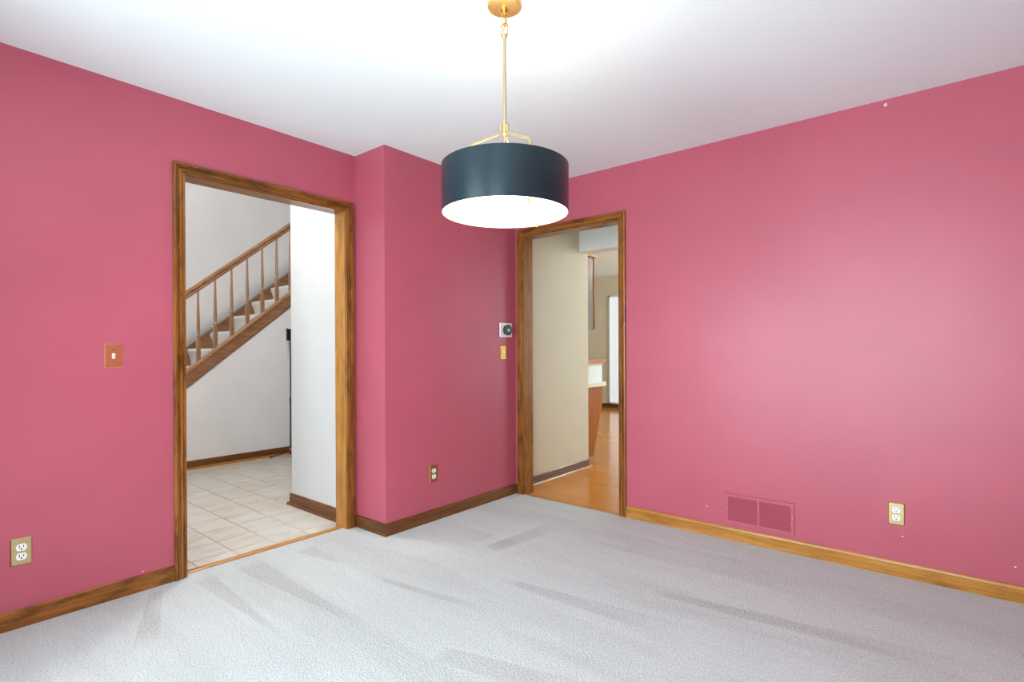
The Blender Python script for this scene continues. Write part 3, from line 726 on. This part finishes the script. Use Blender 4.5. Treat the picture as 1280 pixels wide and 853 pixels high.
bm = bmesh.new(); seg_digit(bm, -0.008, 'acdfg'); seg_digit(bm, 0.008, 'acdefg'.replace('e', 'e'))
obj('display', bm, 'screen_glow', d)
# air return grille
gx0, gx1, gz0, gz1 = 1.960, 2.344, 0.098, 0.283
gr = thing('air_grille', 'pink painted air return grille with fine slats above the baseboard', 'air grille', ((gx0 + gx1) / 2, 0, (gz0 + gz1) / 2))
hw, hh = (gx1 - gx0) / 2, (gz1 - gz0) / 2; iw, ih = hw - 0.020, hh - 0.0205
bm = bmesh.new(); t_ = 0.007
def ring(q, y): return [bm.verts.new((x, y, z)) for x, z in ((-q[0], -q[1]), (q[0], -q[1]), (q[0], q[1]), (-q[0], q[1]))]
R0, R1, R2, R3 = ring((hw, hh), 0), ring((hw - 0.002, hh - 0.002), -t_), ring((iw, ih), -t_), ring((iw, ih), -0.0005)
for U, V in ((R0, R1), (R1, R2), (R2, R3)):
    for i in range(4): bm.faces.new((U[i], U[(i + 1) % 4], V[(i + 1) % 4], V[i]))
obj('frame', bm, 'pink_paint', gr)
obj('mullion', bx(-0.0065, 0.0065, -0.0068, -0.0006, -ih, ih), 'pink_paint', gr)
obj('gap_shade', bx(-iw, iw, -0.0012, -0.0004, -ih, ih), 'grille_shade', gr)  # dark sheet painted in for the shade between the slats
slat = None; ns = 21
for s in (-1, 1):
    for j in range(ns):
        z = -ih + (j + 0.5) * 2 * ih / ns; cxs = s * (iw + 0.0065) / 2
        if slat is None:
            L = (iw - 0.0065) / 2; bm = bmesh.new(); add_prism(bm, [(-0.0014, 0.0024), (-0.0064, -0.0016), (-0.0064, -0.0026), (-0.0014, 0.0012)], 0, -L, L)
            slat = obj('slat', bm, 'pink_paint', gr); slat.location = (cxs, 0, z)
        else: inst(slat, gr, (cxs, 0, z))
for x, z in ((-hw + 0.009, 0.0), (hw - 0.011, 0.008), (hw - 0.0155, -0.02)):
    obj('screw', disc_y(bmesh.new(), x, z, 0.0028, 0.0028, -0.006, -0.0085, 12), 'steel', gr)
# wall anchor near the ceiling
an = thing('wall_anchor', 'tiny white plastic anchor near the ceiling above the outlet wall', 'wall anchor', (2.768, 0, 2.412))
obj('flange', disc_y(bmesh.new(), 0, 0, 0.0075, 0.0075, 0, -0.003, 16), 'plaster_chip', an)
obj('socket', disc_y(bmesh.new(), 0, 0, 0.003, 0.003, -0.002, -0.0034, 12), 'slot_dark', an)

# small paint chips on the pink walls
for wall, p, rz in (('wall_left', (0.0, -2.492, 0.090), W), ('wall_back', (3.251, 0, 0.159), 0.4), ('wall_back', (2.835, 0, 0.206), 0), ('wall_back', (1.85, 0, 0.177), 0)):
    o = obj('paint_chip', disc_y(bmesh.new(), 0, 0, 0.0042, 0.0026, 0.0, -0.0006, 7), 'plaster_chip', bpy.data.objects[wall])
    o.location = p; o.rotation_euler = (0, 0, W if wall == 'wall_left' else 0)
